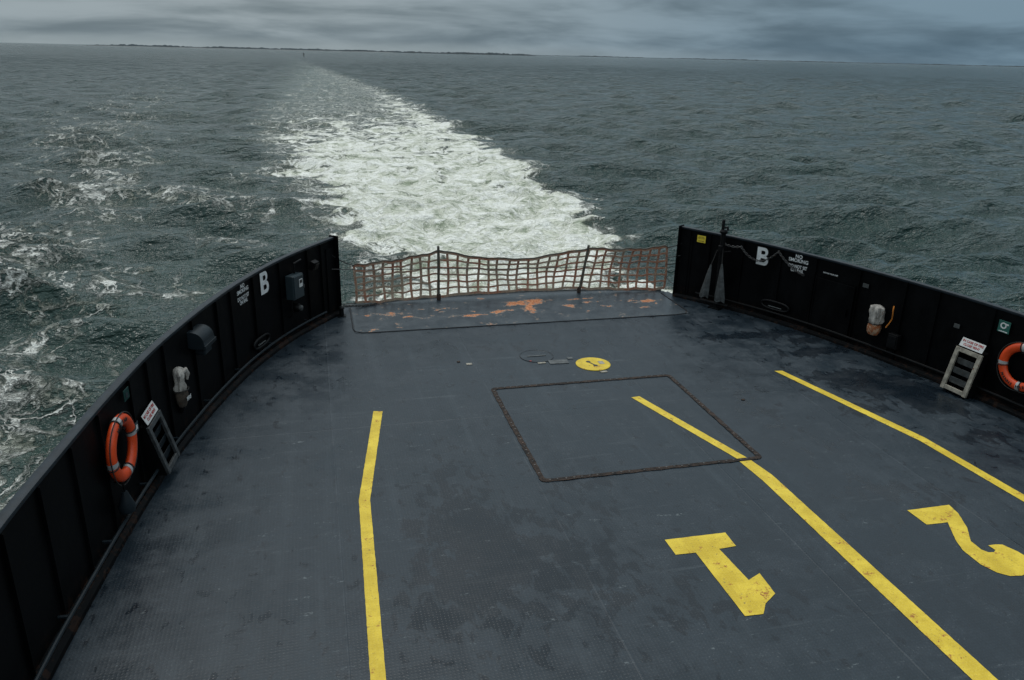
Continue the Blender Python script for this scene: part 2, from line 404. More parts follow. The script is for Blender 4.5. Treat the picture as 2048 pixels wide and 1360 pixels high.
def wall_obj(ob,side,a,off,z): 
    p,nn,rz=frame(side,a,off); ob.location=(p.x,p.y,z); ob.rotation_euler=(0,0,rz); return ob
def wtext(body,size,mat,side,a,z,off=.006,bold=0,sx=1,space=.9):
    p,nn,rz=frame(side,a,off)
    ob=text(body,size,mat,bul[side],(p.x,p.y,z),(math.pi/2,0,rz),bold,sx=sx,space=space,ext=.0); return ob
def letterB(side,a,z,h):
    w=h*.86
    def arcs(cy,r,cx,n=10): return [(cx+r*math.cos(t),cy+r*math.sin(t)) for t in np.linspace(-math.pi/2,math.pi/2,n)]
    out=[(.03,0)]+arcs(.275,.275,.62,14)+arcs(.76,.24,.57,14)+[(.03,1)]
    h1=[(.33,.175)]+arcs(.285,.11,.56,8)+[(.33,.395)]
    h2=[(.33,.61)]+arcs(.72,.105,.52,8)+[(.33,.825)]
    import bmesh
    bm=bmesh.new(); edges=[]
    for lp in(out,h1,h2):
        cl=[]
        for q in lp:
            if not cl or (abs(cl[-1][0]-q[0])+abs(cl[-1][1]-q[1]))>1e-3: cl.append(q)
        vv=[bm.verts.new(((x-.45)*w,0,(y-.5)*h)) for x,y in cl]
        edges+=[bm.edges.new((vv[i],vv[(i+1)%len(vv)])) for i in range(len(vv))]
    bmesh.ops.triangle_fill(bm,edges=edges,use_beauty=True)
    me=bpy.data.meshes.new('lettering'); bm.to_mesh(me); bm.free(); me.materials.append(M['white'])
    ob=bpy.data.objects.new('lettering',me); COL.objects.link(ob); ob.parent=bul[side]
    wall_obj(ob,side,a,.016,z); return ob
letterB(-1,13.46,1.27,.38); letterB(1,13.86,1.26,.36)
wtext("NO\nSMOKING",.092,M['white'],-1,12.76,1.385,off=.014,bold=.002,space=.85)
wtext("DO NOT SIT\nON RAIL",.086,M['white'],-1,12.76,1.20,off=.014,bold=.002,space=.85,sx=.85)
wtext("NO\nSMOKING",.098,M['white'],1,13.13,1.375,off=.014,bold=.002,space=.85)
wtext("DO NOT SIT\nON RAIL",.092,M['white'],1,13.13,1.175,off=.014,bold=.002,space=.85,sx=.8)
wtext("WATCH YOUR STEP",.035,M['white'],1,12.45,1.24,off=.014,bold=.001)

mb=MB()
p,nn,rz=frame(1,12.3,.05); R=Matrix.Rotation(rz,3,'Z')
mb.box(p+Vector((0,0,.62)),(.84,.012,1.02),R,bev=.003)
for dx in(-.42,.42): mb.box(p+R@Vector((dx,-.010,.62)),(.025,.014,1.06),R)
mb.box(p+R@Vector((.33,-.03,.62)),(.03,.03,.14),R)
mb.obj('access_panel',M['black'],bul[1])

# stern plate with rust
xs=np.linspace(-3.42,3.42,230); ts=np.linspace(0,1,60); V=[];ru=[]
patch=[(-2.66,15.22,.34,.12,1.1),(-2.4,14.95,.3,.08,.6),(-1.1,14.88,.7,.10,.9),(-.4,15.05,.4,.10,.6),(.15,15.48,.42,.14,1.25),(.22,15.25,.13,.42,1.15),(.5,15.62,.5,.08,.8),(1.1,15.1,.5,.10,.6),(1.62,15.31,.25,.12,.9),(2.9,15.18,.36,.11,1.25),(2.5,14.8,.4,.08,.3),(-1.5,15.4,.35,.10,.6),(1.7,15.6,.5,.08,.5)]
for t in ts:
    for x in xs:
        y0=14.2+.05*max(0,abs(x)-3.2); y1=float(np.interp(x,EX,EY))-.05; y=y0+(y1-y0)*t
        V.append((float(x),float(y),.009)); ru.append(min(1.25,sum(k*math.exp(-((x-a)/sx)**2-((y-b)/sy)**2) for a,b,sx,sy,k in patch)))
mb=MB(); w_=len(xs); mb.add(V,[(r*w_+c,r*w_+c+1,(r+1)*w_+c+1,(r+1)*w_+c) for r in range(len(ts)-1) for c in range(w_-1)])
plate=mb.obj('stern_plate',M['panel'],ferry,label="dark grey stern plate with peeling orange rust patches")
at=plate.data.attributes.new('rust','FLOAT','POINT'); at.data.foreach_set('value',np.array(ru,dtype=np.float32))
mb=MB(); mb.tube([(-3.45,15.75,.006),(-3.45,14.45,.006),(-3.42,14.28,.006),(-3.3,14.19,.006),(-3.1,14.17,.006),(0,14.17,.006),(3.1,14.17,.006),(3.35,14.22,.006),(3.45,14.4,.006),(3.45,15.7,.006)],.012,6)
mb.obj('weld_bead',M['hull'],ferry,smooth=True)
mb=MB(); mb.tube([(x,y-.015,.012) for x,y in zip(EX[1:-1],EY[1:-1])],.03,6); mb.obj('stern_edge_bar',M['steel'],ferry,smooth=True)

# hatch
hx0,hx1,hy0,hy1=-1.49,1.60,8.20,11.19
def rr(x0,x1,y0,y1,r,n=4):
    o=[]
    cs=((x1-r,y1-r,0),(x0+r,y1-r,90),(x0+r,y0+r,180),(x1-r,y0+r,270))
    for q,(cx,cy,a0) in enumerate(cs):
        for i in range(n+1):
            a=math.radians(a0+90*i/n); o.append((cx+r*math.cos(a),cy+r*math.sin(a)))
        nx,ny,_=cs[(q+1)%4]; e=math.radians(a0+90); s0=(cx+r*math.cos(e),cy+r*math.sin(e)); s1=(nx+r*math.cos(e),ny+r*math.sin(e))
        for i in range(1,40): o.append((s0[0]+(s1[0]-s0[0])*i/40,s0[1]+(s1[1]-s0[1])*i/40))
    return o
def jit(L,s): return [(x+random.uniform(-s,s),y+random.uniform(-s,s)) for x,y in L]
o1=jit(rr(hx0,hx1,hy0,hy1,.09),.006); o2=jit(rr(hx0+.07,hx1-.07,hy0+.07,hy1-.07,.04),.006); n=len(o1)
mb=MB(); mb.add([(x,y,.009) for x,y in o1]+[(x,y,.009) for x,y in o2],[(i,(i+1)%n,(i+1)%n+n,i+n) for i in range(n)])
hatch=mb.obj('hatch',M['rim'],ferry,label="corroded square hatch rim set flush in the deck")
mb=MB()
def boltline(p,q):
    L=math.dist(p,q); k=int(L/.105)
    for i in range(k+1):
        x=p[0]+(q[0]-p[0])*i/k+random.uniform(-.006,.006); y=p[1]+(q[1]-p[1])*i/k+random.uniform(-.006,.006)
        if random.random()<.15: continue
        mb.lathe([(.015,0),(.015,.006),(.008,.009)],6,(x,y,.009))
c=.036
boltline((hx0+.12,hy0+c),(hx1-.12,hy0+c)); boltline((hx0+.12,hy1-c),(hx1-.12,hy1-c)); boltline((hx0+c,hy0+.12),(hx0+c,hy1-.12)); boltline((hx1-c,hy0+.12),(hx1-c,hy1-.12))
o=mb.obj('bolts',paint('bolt_heads',(.05,.045,.042),.6,.6,.3,scale=9),hatch); o['kind']='stuff'

def disc(mb,cx,cy,r0,r1,z,n=40,mi=0):
    vs=[(cx+r1*math.cos(2*math.pi*i/n),cy+r1*math.sin(2*math.pi*i/n),z) for i in range(n)]
    if r0<=0: mb.add(vs,[tuple(range(n))],mi); return
    vs+=[(cx+r0*math.cos(2*math.pi*i/n),cy+r0*math.sin(2*math.pi*i/n),z) for i in range(n)]
    mb.add(vs,[(i,(i+1)%n,(i+1)%n+n,i+n) for i in range(n)],mi)
mb=MB(); mb.lathe([(.30,0),(.30,.010),(.285,.016)],40,(.48,11.87,0)); yd=mb.obj('manhole_cover',M['yellow'],ferry,label="round yellow manhole cover with black marking")
mb=MB(); disc(mb,.42,11.96,0,.040,.0185,14); disc(mb,.49,11.77,0,.040,.0185,14)
mb.prism([(.405,11.95),(.435,11.95),(.505,11.78),(.475,11.78)],'z',.0175,.0195); mb.obj('marking',M['blk'],yd)
mb=MB(); mb.box((.63,11.88,.018),(.09,.13,.004)); mb.obj('marking',M['frameR'],yd)
mb=MB(); mb.lathe([(.30,0),(.30,.006),(.28,.007),(.275,.004)],40,(-.38,12.42,0)); mh=mb.obj('manhole_cover',M['deck'],ferry,label="round dark manhole cover flush with the deck")
mb=MB(); disc(mb,-.38,12.42,.290,.30,.0085); mb.obj('rim',M['hull'],mh)
mb=MB(); mb.box((-.38,12.42,.010),(.34,.03,.008),bev=.003); mb.obj('handle',M['steel'],mh)
for (x,y,w,h,mt) in[(-.08,12.08,.34,.17,'steel'),(-.38,12.08,.14,.05,'frameR'),(.17,12.21,.10,.08,'steel'),(-1.62,12.26,.10,.07,'frameR'),(.54,11.50,.12,.06,'frameR'),(-.55,12.20,.03,.03,'red'),(-1.78,12.40,.05,.05,'rim'),(2.3,10.0,.05,.04,'rim')]:
    mb=MB(); mb.box((x,y,.006),(w,h,.011),Matrix.Rotation(random.uniform(-.08,.08),3,'Z'),bev=.002)
    for sx in(-1,1): mb.lathe([(.008,0),(.006,.004)],6,(x+sx*w*.38,y,.0115))
    mb.obj('deck_plate',M[mt],ferry)

def mark(name,poly,z=.0045,label=None):
    import bmesh
    pts=[]
    n=len(poly)
    for i in range(n):
        a=Vector(poly[i]);b=Vector(poly[(i+1)%n]); L=(b-a).length; k=max(1,int(L/.05)); nr=Vector((-(b-a).y,(b-a).x)).normalized()
        for j in range(k):
            q=a.lerp(b,j/k)+(nr*random.uniform(-.002,.002) if j else Vector((0,0))); pts.append(q)
    bm=bmesh.new(); vv=[bm.verts.new((p.x,p.y,z)) for p in pts]
    es=[bm.edges.new((vv[i],vv[(i+1)%len(vv)])) for i in range(len(vv))]
    bmesh.ops.triangle_fill(bm,edges=es,use_beauty=True)
    for f in bm.faces:
        if f.normal.z<0: f.normal_flip()
    me=bpy.data.meshes.new(name); bm.to_mesh(me); bm.free(); me.materials.append(M['yellow'])
    ob=bpy.data.objects.new(name,me); COL.objects.link(ob); ob.parent=ferry
    if label: ob['label']=label
    return ob
mark('lane_line',[(-3.36,10.69),(-3.23,10.66),(-3.59,8.23),(-3.67,5.33),(-3.70,3),(-3.83,3),(-3.80,5.36),(-3.72,8.26)])
mark('lane_line',[(0.60,10.42),(0.74,10.44),(1.385,8.275),(1.24,8.275)])
mark('lane_line',[(1.235,8.195),(1.405,8.195),(1.47,7.79),(1.48,4.19),(1.48,2.5),(1.27,2.5),(1.26,4.24),(1.275,7.69)])
mark('lane_line',[(3.45,10.99),(3.59,10.97),(4.21,8.30),(4.31,6.7),(4.31,3),(4.16,3),(4.17,6.56),(4.07,8.22)])
mark('lane_number',[(-.49,6.74),(.24,6.73),(.23,6.47),(.02,6.46),(.06,5.90),(.23,5.98),(.21,5.65),(.03,5.53),(-.07,5.40),(-.26,5.41),(-.26,6.45),(-.49,6.46)],label="yellow painted numeral one on the deck")
mark('lane_number',[(2.61,6.70),(3.20,6.70),(3.17,6.52),(3.04,6.24),(2.87,6.0),(2.86,5.84),(2.90,5.78),(2.96,5.77),(3.01,5.80),(3.0,5.89),(3.09,5.89),(3.17,5.87),(3.23,5.73),(3.25,5.62),(3.18,5.50),(3.06,5.40),(2.92,5.36),(2.79,5.38),(2.70,5.46),(2.64,5.62),(2.65,5.88),(2.72,6.06),(2.9,6.38),(2.81,6.38),(2.62,6.39)],label="yellow painted numeral two on the deck")

# ------------------------------------------------------------ wall fittings
def signplate(name,side,a,z,w,h,mat,label,cat='sign',off=.012):
    p,nn,rz=frame(side,a,off); e=empty(name,(p.x,p.y,z),rz,label,cat)
    mb=MB(); mb.box((0,0,0),(w,.006,h),bev=.0015); mb.obj('sign_board',mat,e); return e
s=signplate('safety_sign',1,9.20,1.25,.19,.185,M['green'],"small square green safety sign on black bulwark",off=.045)
text("O",.13,M['white'],s,(-.01,-.005,.012),bold=.004)
mb=MB(); mb.prism([(.02,.035),(.07,.035),(.07,.055),(.02,.055)],'y',-.0065,-.0035); mb.obj('symbol',M['white'],s)
mb=MB(); mb.box((0,-.005,-.075),(.14,.003,.014)); mb.obj('symbol',M['white'],s)
s=signplate('safety_sign',-1,8.74,1.37,.15,.13,M['greend'],"small dark green safety sign high on black bulwark",off=.045)
mb=MB(); mb.box((0,-.005,-.01),(.05,.003,.06)); mb.obj('symbol',M['boxg'],s)
s=signplate('warning_sign',1,15.08,1.37,.20,.15,M['yel'],"small yellow warning label near the bulwark end",off=.03)
text("CAUTION\nKEEP CLEAR",.03,M['blk'],s,(0,-.005,.03)); text("OF CHAIN",.03,M['blk'],s,(0,-.005,-.045))
s=signplate('safety_sign',-1,8.86,.90,.13,.12,M['boxg'],"small grey notice plate beside the vent",off=.045)
mb=MB(); mb.box((0,-.005,0),(.07,.003,.05)); mb.obj('symbol',M['white'],s)
s=signplate('notice_plate',1,9.95,1.02,.10,.07,M['steel'],"tiny grey notice plate on black bulwark",off=.045)
s=signplate('notice_plate',1,11.70,1.22,.12,.07,M['steel'],"tiny grey notice plate on black bulwark",off=.045)

def vent(side,a,mt,label,tilt,sc,off,z0):
    p,nn,rz=frame(side,a,off); e=empty('vent_cabinet',(p.x,p.y,z0),rz,label,'vent','fire vent cabinets on the deck')
    e.rotation_euler=(0,tilt,rz); e.scale=(sc,sc,sc)
    W=.48; D=.28; Ht=.74
    d=Vector((0,D-.12,Ht)).normalized(); nrm=Vector((0,-d.z,d.y)); base=Vector((0,-D,.02))+nrm*.004; L=Ht/d.z-.01
    X=Vector((1,0,0)); R=Matrix((X,-nrm,d)).transposed()
    mb=MB(); side_=[(.0,.02),(-D,.02),(-.12,.02+Ht),(.0,.02+Ht)]
    for sx in(-1,1): mb.prism(side_,'x',sx*(W/2-.014),sx*(W/2))
    mb.box((0,-.006,.39),(W-.030,.010,Ht-.02)); mb.box((0,-.06,.02+Ht+.007),(W,.125,.014)); mb.box((0,-D*.5,.012),(W-.03,D-.02,.012)); mb.obj('casing',M['blackp'],e)
    mb=MB()
    for sx in(-1,1): mb.box(base+X*sx*(W/2-.035)+d*(L/2)+nrm*.022,(.07,.042,L),R,bev=.005)
    for t in(.045,L-.035): mb.box(base+d*t+nrm*.021,(W-.142,.038,.07),R,bev=.005)
    mb.obj('frame',M[mt],e)
    for i in range(3):
        mb=MB()
        R2=R@Matrix.Rotation(math.radians(18),3,'X')
        mb.box(base+d*(.19+i*.17)-nrm*.012,(W-.145,.008,.11),R2); mb.obj('louver',M['steel'] if side>0 else M['grey'],e)
    sg=Vector((0,-.12,.85)); Rs=Matrix.Rotation(math.radians(-24),3,'X')
    mb=MB(); mb.box(sg,(.42,.006,.15),Rs,bev=.002); so=mb.obj('sign_board',M['whitesign'],e,label="white sign reading in case of fire close vent")
    for (t,zz) in(("IN CASE OF FIRE",.030),("CLOSE VENT",-.030)):
        q=sg+Rs@Vector((0,-.006,zz)); tx=text(t,.054,M['red'],so,q,(math.radians(90-24),0,0),bold=.001,sx=.95)
    for sx in(-1,1): 
        mb=MB(); mb.box((sx*.15,-.08,.80),(.02,.02,.09)); mb.obj('bracket',M['blackp'],e)
    return e
vent(1,9.58,'frameR',"leaning vent cabinet with pale weathered frame and sign",.03,.96,.03,.02)
vent(-1,9.34,'frameL',"leaning vent cabinet with dark grey frame and sign",-.10,.90,-.045,.13)

def ring(side,a,z,label,rot,off,words):
    p,nn,rz=frame(side,a,off); e=empty('lifebuoy',(p.x,p.y,z),rz,label,'lifebuoy','orange lifebuoys hung on the bulwarks')
    Rm,r=.302,.068
    n=64
    mb=MB(); vs=[];m=18
    for i in range(n):
        A=2*math.pi*i/n
        for k in range(m):
            B=2*math.pi*k/m; R_=Rm+r*math.cos(B); vs.append((R_*math.cos(A),r*.72*math.sin(B),R_*math.sin(A)))
    mb.add(vs,[(i*m+k,i*m+(k+1)%m,((i+1)%n)*m+(k+1)%m,((i+1)%n)*m+k) for i in range(n) for k in range(m)])
    mb.obj('float_ring',M['orange'],e,smooth=True)
    for q in range(4):
        mb=MB(); vs=[]; cc=rot+q*math.pi/2
        for i in range(7):
            A=cc-.085+.17*i/6
            for k in range(m):
                B=2*math.pi*k/m; R_=Rm+(r+.003)*math.cos(B); vs.append((R_*math.cos(A),(r*.72+.003)*math.sin(B),R_*math.sin(A)))
        mb.add(vs,[(i*m+k,i*m+(k+1)%m,(i+1)*m+(k+1)%m,(i+1)*m+k) for i in range(6) for k in range(m)])
        mb.obj('reflective_band',M['tape'],e,smooth=True)
    pts=[]
    for i in range(96):
        A=2*math.pi*i/96; s_=abs(math.sin(2*(A-rot))); R_=Rm+r+.006+.018*s_
        pts.append(Vector((R_*math.cos(A),-.02,R_*math.sin(A)-.012*s_)))
    mb=MB(); mb.tube(pts,.007,6,closed=True)
    for q in range(4):
        A=rot+q*math.pi/2+.13; mb.tube([Vector(((Rm+(r+.006)*math.cos(B))*math.cos(A),-(r*.72+.006)*math.sin(B),(Rm+(r+.006)*math.cos(B))*math.sin(A))) for B in np.linspace(0,2*math.pi,18)],.008,5)
    mb.obj('grab_line',M['rope'],e,smooth=True)
    for c_,d_ in(((0,.03,.30),(.05,.06,.03)),((0,-.0,.225),(.05,.12,.012)),((0,.03,-.34),(.05,.06,.03))):
        mb=MB(); mb.box(c_,d_); mb.obj('bracket',M['blackp'],e)
    for word,cen,flip in words:
        k=len(word)
        for i,ch in enumerate(word):
            if ch==' ': continue
            d=(i-(k-1)/2)*.165
            A=cen-d if not flip else cen+d
            loc=(Rm*math.cos(A),-(r*.72+.002),Rm*math.sin(A))
            rt=A-math.pi/2 if not flip else A+math.pi/2
            ob=text(ch,.062,M['blk'],e,loc,(0,0,0),bold=.002)
            ob.rotation_mode='QUATERNION'; ob.rotation_quaternion=(Matrix.Rotation(math.pi/2,3,'X')@Matrix.Rotation(rt,3,'Z')).to_quaternion()
    return e
ring(-1,8.30,.94,"orange lifebuoy with white bands on curved black bulwark",math.radians(8),.09,[("MATTAM",math.radians(95),False)])
ring(1,8.74,.77,"orange lifebuoy with white bands beside pale vent cabinet",math.radians(4),.11,[("MANNS HARBOR",math.radians(-90),True)])

def hyd(side,a,label,left):
    p,nn,rz=frame(side,a,.05 if left else .10); e=empty('fire_hydrant',(p.x,p.y,.0),rz,label,'hydrant','covered fire hydrants on the bulwarks')
    mb=MB(); mb.tube([(0,.04,.42),(0,.03,.42),(0,0,.48),(0,0,.60)],.035,10); mb.obj('pipe',M['blackp'],e,smooth=True)
    if left:
        pr=[(.06,.50),(.085,.56),(.10,.64),(.095,.70),(.08,.735)]
        pr2=[(.085,.72),(.10,.78),(.075,.84),(.085,.90),(.10,.96),(.07,1.02),(.03,1.05)]
    else:
        pr=[(.09,.42),(.115,.47),(.12,.54),(.11,.60),(.09,.63)]
        pr2=[(.095,.61),(.125,.68),(.115,.74),(.12,.80),(.135,.86),(.12,.93),(.06,.96)]
    mb=MB(); mb.lathe(pr,28,(0,0,0),wob=.06,sq=.85); cv=mb.obj('canvas_cover',M['clothd' if left else 'clothr'],e,smooth=True,label="rust stained lower cover")
    mb=MB(); mb.lathe(pr2,32,(0,0,0),wob=.16,sq=.8); 
    mb.tube([(.02,-.03,pr2[-1][1]-.08),(.07,-.07,pr2[-1][1]-.06),(.09,-.08,pr2[-1][1]-.12),(.08,-.07,pr2[-1][1]-.20)],[.035,.035,.03,.015],12)
    mb.obj('canvas_cover',M['cloth'],e,smooth=True,label="off-white canvas cover")
    mb=MB(); z=pr2[0][1]+.02; mb.tube([(.115*math.cos(t),.10*math.sin(t),z) for t in np.linspace(0,2*math.pi,24)[:-1]],.008,6,closed=True); mb.obj('tie_rope',M['rope'],e)
    if left: text("FIRE",.075,M['white'],cv,(0,-.10,.62),bold=.002)
    return e
hyd(-1,10.30,"hydrant wrapped in off-white canvas above brown mesh",True)
hyd(1,11.36,"hydrant in white canvas with orange rust stained base",False)
p,nn,rz=frame(1,11.07,.07); pts=[]
for i in range(20):
    t=i/19; pts.append(Vector((.03*math.sin(t*4)-.05*t,-.02-.02*math.sin(t*7),1.03-.42*t)))
mb=MB(); mb.tube(pts,.011,7); o=mb.obj('rope',M['orope'],None,smooth=True); o.location=(p.x,p.y,0); o.rotation_euler=(0,0,rz)
top(o,"short frayed orange rope hanging on black bulwark",'rope')
p,nn,rz=frame(1,10.95,.04); e=empty('junction_box',(p.x,p.y,.42),rz,"small black junction box low on the bulwark",'electrical box')
mb=MB(); mb.box((0,-.05,.0),(.20,.10,.26),bev=.01); mb.obj('casing',M['blackp'],e)
mb=MB(); mb.box((0,-.105,.0),(.15,.012,.20),bev=.004); mb.obj('lid',M['blackp'],e)

p,nn,rz=frame(-1,14.22,.02); e=empty('electrical_box',(p.x,p.y,.98),rz,"grey-green electrical box with white label on bulwark",'electrical box')
mb=MB(); mb.box((0,-.08,0),(.34,.16,.44),bev=.012); mb.obj('casing',M['boxg'],e)
mb=MB(); mb.box((0,-.17,0),(.31,.018,.41),bev=.006); d=mb.obj('door',M['boxg'],e)
mb=MB(); mb.box((.06,-.1805,.06),(.11,.003,.15)); mb.obj('label_plate',M['whitesign'],d)
mb=MB(); mb.box((.06,-.183,.085),(.08,.002,.06)); mb.obj('marking',M['blk'],d)
mb=MB(); mb.box((.14,-.185,-.02),(.02,.02,.07),bev=.004); mb.obj('latch',M['steel'],d)
mb=MB(); mb.tube([(-.1,-.06,-.22),(-.1,-.06,-.5),(-.1,-.0,-.58)],.018,8); mb.obj('conduit',M['blackp'],e,smooth=True)
mb=MB(); mb.tube([(.06,-.06,.22),(.06,-.06,.40),(.3,-.06,.42)],.018,8); mb.obj('conduit',M['blackp'],e,smooth=True)
p,nn,rz=frame(-1,14.22,.02); e=empty('deck_lamp',(p.x,p.y,.55),rz,"small round bulkhead lamp below the electrical box",'lamp')
mb=MB(); mb.tube([(.08,0,0),(.08,-.08,0),(.08,-.12,0)],[.085,.085,.06],20); mb.obj('lamp_housing',M['blackp'],e,smooth=True)
mb=MB(); mb.tube([(.08,-.12,0),(.08,-.15,0),(.08,-.165,0)],[.055,.05,.02],18); mb.obj('lens',M['steel'],e,smooth=True)
p,nn,rz=frame(-1,14.78,.03); e=empty('flood_lamp',(p.x,p.y,1.22),rz,"small black floodlight on the bulwark end",'lamp')
mb=MB(); mb.box((0,-.08,0),(.16,.10,.16),Matrix.Rotation(.4,3,'X'),bev=.012); mb.obj('lamp_housing',M['blackp'],e)
mb=MB(); mb.box((0,-.142,-.03),(.12,.006,.12),Matrix.Rotation(.4,3,'X')); mb.obj('lens',M['blackp'],e)
mb=MB(); mb.tube([(0,0,-.1),(0,-.06,-.1),(0,-.08,-.06)],.015,6); mb.obj('bracket',M['blackp'],e)

p,nn,rz=frame(-1,11.00,-.02); e=empty('ventilation_hood',(p.x,p.y,1.14),rz,"grey-blue rounded ventilation hood projecting from bulwark",'vent')
pf=[(0,-.02),(0,.20)]+[(-.08-.16*math.sin(t),.04+.16*math.cos(t)) for t in np.linspace(0,math.pi/2,9)]+[(-.25,.02),(-.23,-.04),(-.08,-.04)]
mb=MB(); mb.prism(pf,'x',-.19,.19); mb.obj('hood',M['grey'],e,smooth=True)
mb=MB(); mb.box((0,-.15,-.09),(.26,.14,.12),bev=.02); mb.obj('duct',M['grey'],e)
mb=MB(); mb.box((0,-.255,-.01),(.41,.02,.05),bev=.004); mb.obj('flange',M['grey'],e)
p,nn,rz=frame(-1,8.1,.03); e=empty('cable_gland',(p.x,p.y,.40),rz,"small cone shaped fitting hanging below the lifebuoy",'fitting')
mb=MB(); mb.lathe([(.08,-.12),(.09,-.05),(.05,.06),(.03,.12)],16,(0,-.09,0)); mb.obj('cone',M['grey'],e,smooth=True)
mb=MB(); mb.tube([(0,-.09,.12),(0,-.09,.22),(0,0,.24)],.012,6); mb.obj('bracket',M['blackp'],e)

def chock(side,a,z,w,label):
    p,nn,rz=frame(side,a,.04); e=empty('mooring_chock',(p.x,p.y,z),rz,label,'chock','mooring chocks in the bulwarks')
    pts=[(math.copysign(abs(math.cos(t))**.7,math.cos(t))*w/2,-.01,math.copysign(abs(math.sin(t))**.8,math.sin(t))*.08) for t in np.linspace(0,2*math.pi,40)[:-1]]
    mb=MB(); mb.tube(pts,.024,10,closed=True); mb.obj('lip',M['blackp'],e,smooth=True)
    mb=MB(); mb.add([(x,.01,zz) for x,y,zz in pts],[tuple(range(len(pts)))]); mb.obj('throat',M['black'],e)
    mb=MB(); mb.box((0,-.01,-.03),(w*.5,.03,.018),bev=.008); mb.obj('roller',M['steel'],e)
chock(1,13.45,.33,.62,"oval steel mooring chock low in black bulwark"); chock(-1,13.15,.33,.55,"oval steel mooring chock low in black bulwark")

p,nn,rz=frame(1,14.58,.22); e=empty('davit_post',(p.x,p.y,0),rz,"black steel davit post beside the bulwark end",'post')
mb=MB(); mb.tube([(0,0,.0),(0,0,1.62)],.05,12); mb.tube([(0,0,1.62),(0,0,1.66),(0,0,1.70)],[.075,.085,.06],12); mb.tube([(-.03,0,1.70),(-.03,0,1.88),(-.01,0,1.90)],[.03,.035,.02],10)
mb.tube([(.0,0,1.74),(.09,-.02,1.76),(.10,-.02,1.70)],.025,8); mb.box((0,0,.015),(.26,.20,.03),bev=.005)
mb.tube([(-.02,.08,1.2),(.16,.1,1.25)],.02,6); mb.obj('post',M['blackp'],e,smooth=True)
mb=MB(); mb.tube([(-.35,-.03,.12),(.3,-.03,.12)],.03,8); mb.obj('foot_bar',M['blackp'],e,smooth=True)
mb=MB(); mb.box((0,-.06,1.3),(.09,.06,.14),bev=.01); mb.obj('winch',M['blackp'],e)
for (xb,xt,zt,zb,rb) in((-.25,-.16,.94,.22,.085),(.13,.09,1.00,.20,.10)):
    q=p+Matrix.Rotation(rz,3,'Z')@Vector((0,-.09,0))
    e=empty('furled_bundle',(q.x,q.y,0),rz,"wet grey cone shaped canvas bundle hanging by post",'canvas bundle','furled grey bundles by the davit post')
    mb=MB(); vs=[];fs=[];nn_=20;mm=9
    for i in range(mm):
        t=i/(mm-1); z=zb+(zt-zb)*t; rad=(rb*(1-t)**.8+.018)*(1 if i else .9); cx=xb+(xt-xb)*t
        for k_ in range(nn_):
            A=2*math.pi*k_/nn_; fo=1+.18*math.cos(5*A+.8)*(1-t)
            vs.append((cx+rad*fo*math.cos(A),rad*.55*fo*math.sin(A),z-(.025*math.cos(3*A) if i==0 else 0)))
    for i in range(mm-1):
        for k_ in range(nn_): fs.append((i*nn_+k_,i*nn_+(k_+1)%nn_,(i+1)*nn_+(k_+1)%nn_,(i+1)*nn_+k_))
    fs+= [tuple(range(nn_)),tuple((mm-1)*nn_+k_ for k_ in range(nn_))]
    mb.add(vs,fs); mb.obj('canvas',M['cone'],e,smooth=True)
    mb=MB(); mb.tube([(xt,0,zt-.02),(xt*.5,.05,zt+.32)],.010,6); mb.obj('hanging_cord',M['rope'],e)

def chainmesh(mb,path,link=.055):
    P=[Vector(q) for q in path]; d=[0]
    for a,b in zip(P[:-1],P[1:]): d.append(d[-1]+(b-a).length)
    def at(s):
        for i in range(len(P)-1):
            if s<=d[i+1] or i==len(P)-2:
                u=(s-d[i])/max(1e-6,d[i+1]-d[i]); return P[i].lerp(P[i+1],u),(P[i+1]-P[i]).normalized()
    n=int(d[-1]/(link*.8))
    for i in range(n):
        c,t=at((i+.5)*d[-1]/n)
        u=t.cross(Vector((0,0,1))); 
        if u.length<.05: u=Vector((1,0,0))
        u.normalize(); w=u.cross(t).normalized(); 
        if i%2: u,w=w,u
        pts=[c+t*math.cos(A)*link*.62+u*math.sin(A)*link*.36 for A in np.linspace(0,2*math.pi,11)[:-1]]
        mb.tube(pts,link*.13,5,closed=True)
def swag(a,b,sag,n=14):
    a=Vector(a);b=Vector(b); return [a.lerp(b,i/n)-Vector((0,0,sag*4*(i/n)*(1-i/n))) for i in range(n+1)]
def wp(side,a,off,z):
    p,_,_=frame(side,a,off); return (p.x,p.y,z)
mb=MB()
path=swag(wp(1,14.6,.2,1.42),wp(1,14.28,.07,1.38),.04)+swag(wp(1,14.28,.07,1.38),wp(1,13.52,.07,1.44),.24)[1:]+swag(wp(1,13.52,.07,1.44),wp(1,12.95,.07,1.10),.06)[1:]
chainmesh(mb,path); o=mb.obj('chain',M['chain'],None,smooth=True); top(o,"grey steel chain draped along black bulwark",'chain')
mb=MB(); chainmesh(mb,[(-3.62,15.45,.16),(-3.5,15.62,.10),(-3.2,15.80,.035),(-2.9,15.9,.03)]); o=mb.obj('chain',M['chain'],None,smooth=True); top(o,"short chain lying at the bulwark foot",'chain')
e=empty('deck_cleat',(-3.63,15.28,0),0,"small black cleat beside the bulwark end",'cleat')
mb=MB(); mb.tube([(0,0,0),(0,0,.16)],.045,12); mb.tube([(0,0,.16),(0,0,.18),(0,0,.2)],[.06,.065,.045],12); mb.obj('stem',M['blackp'],e,smooth=True)
mb=MB(); mb.box((0,0,.008),(.16,.16,.016),bev=.003); mb.obj('base_plate',M['blackp'],e)

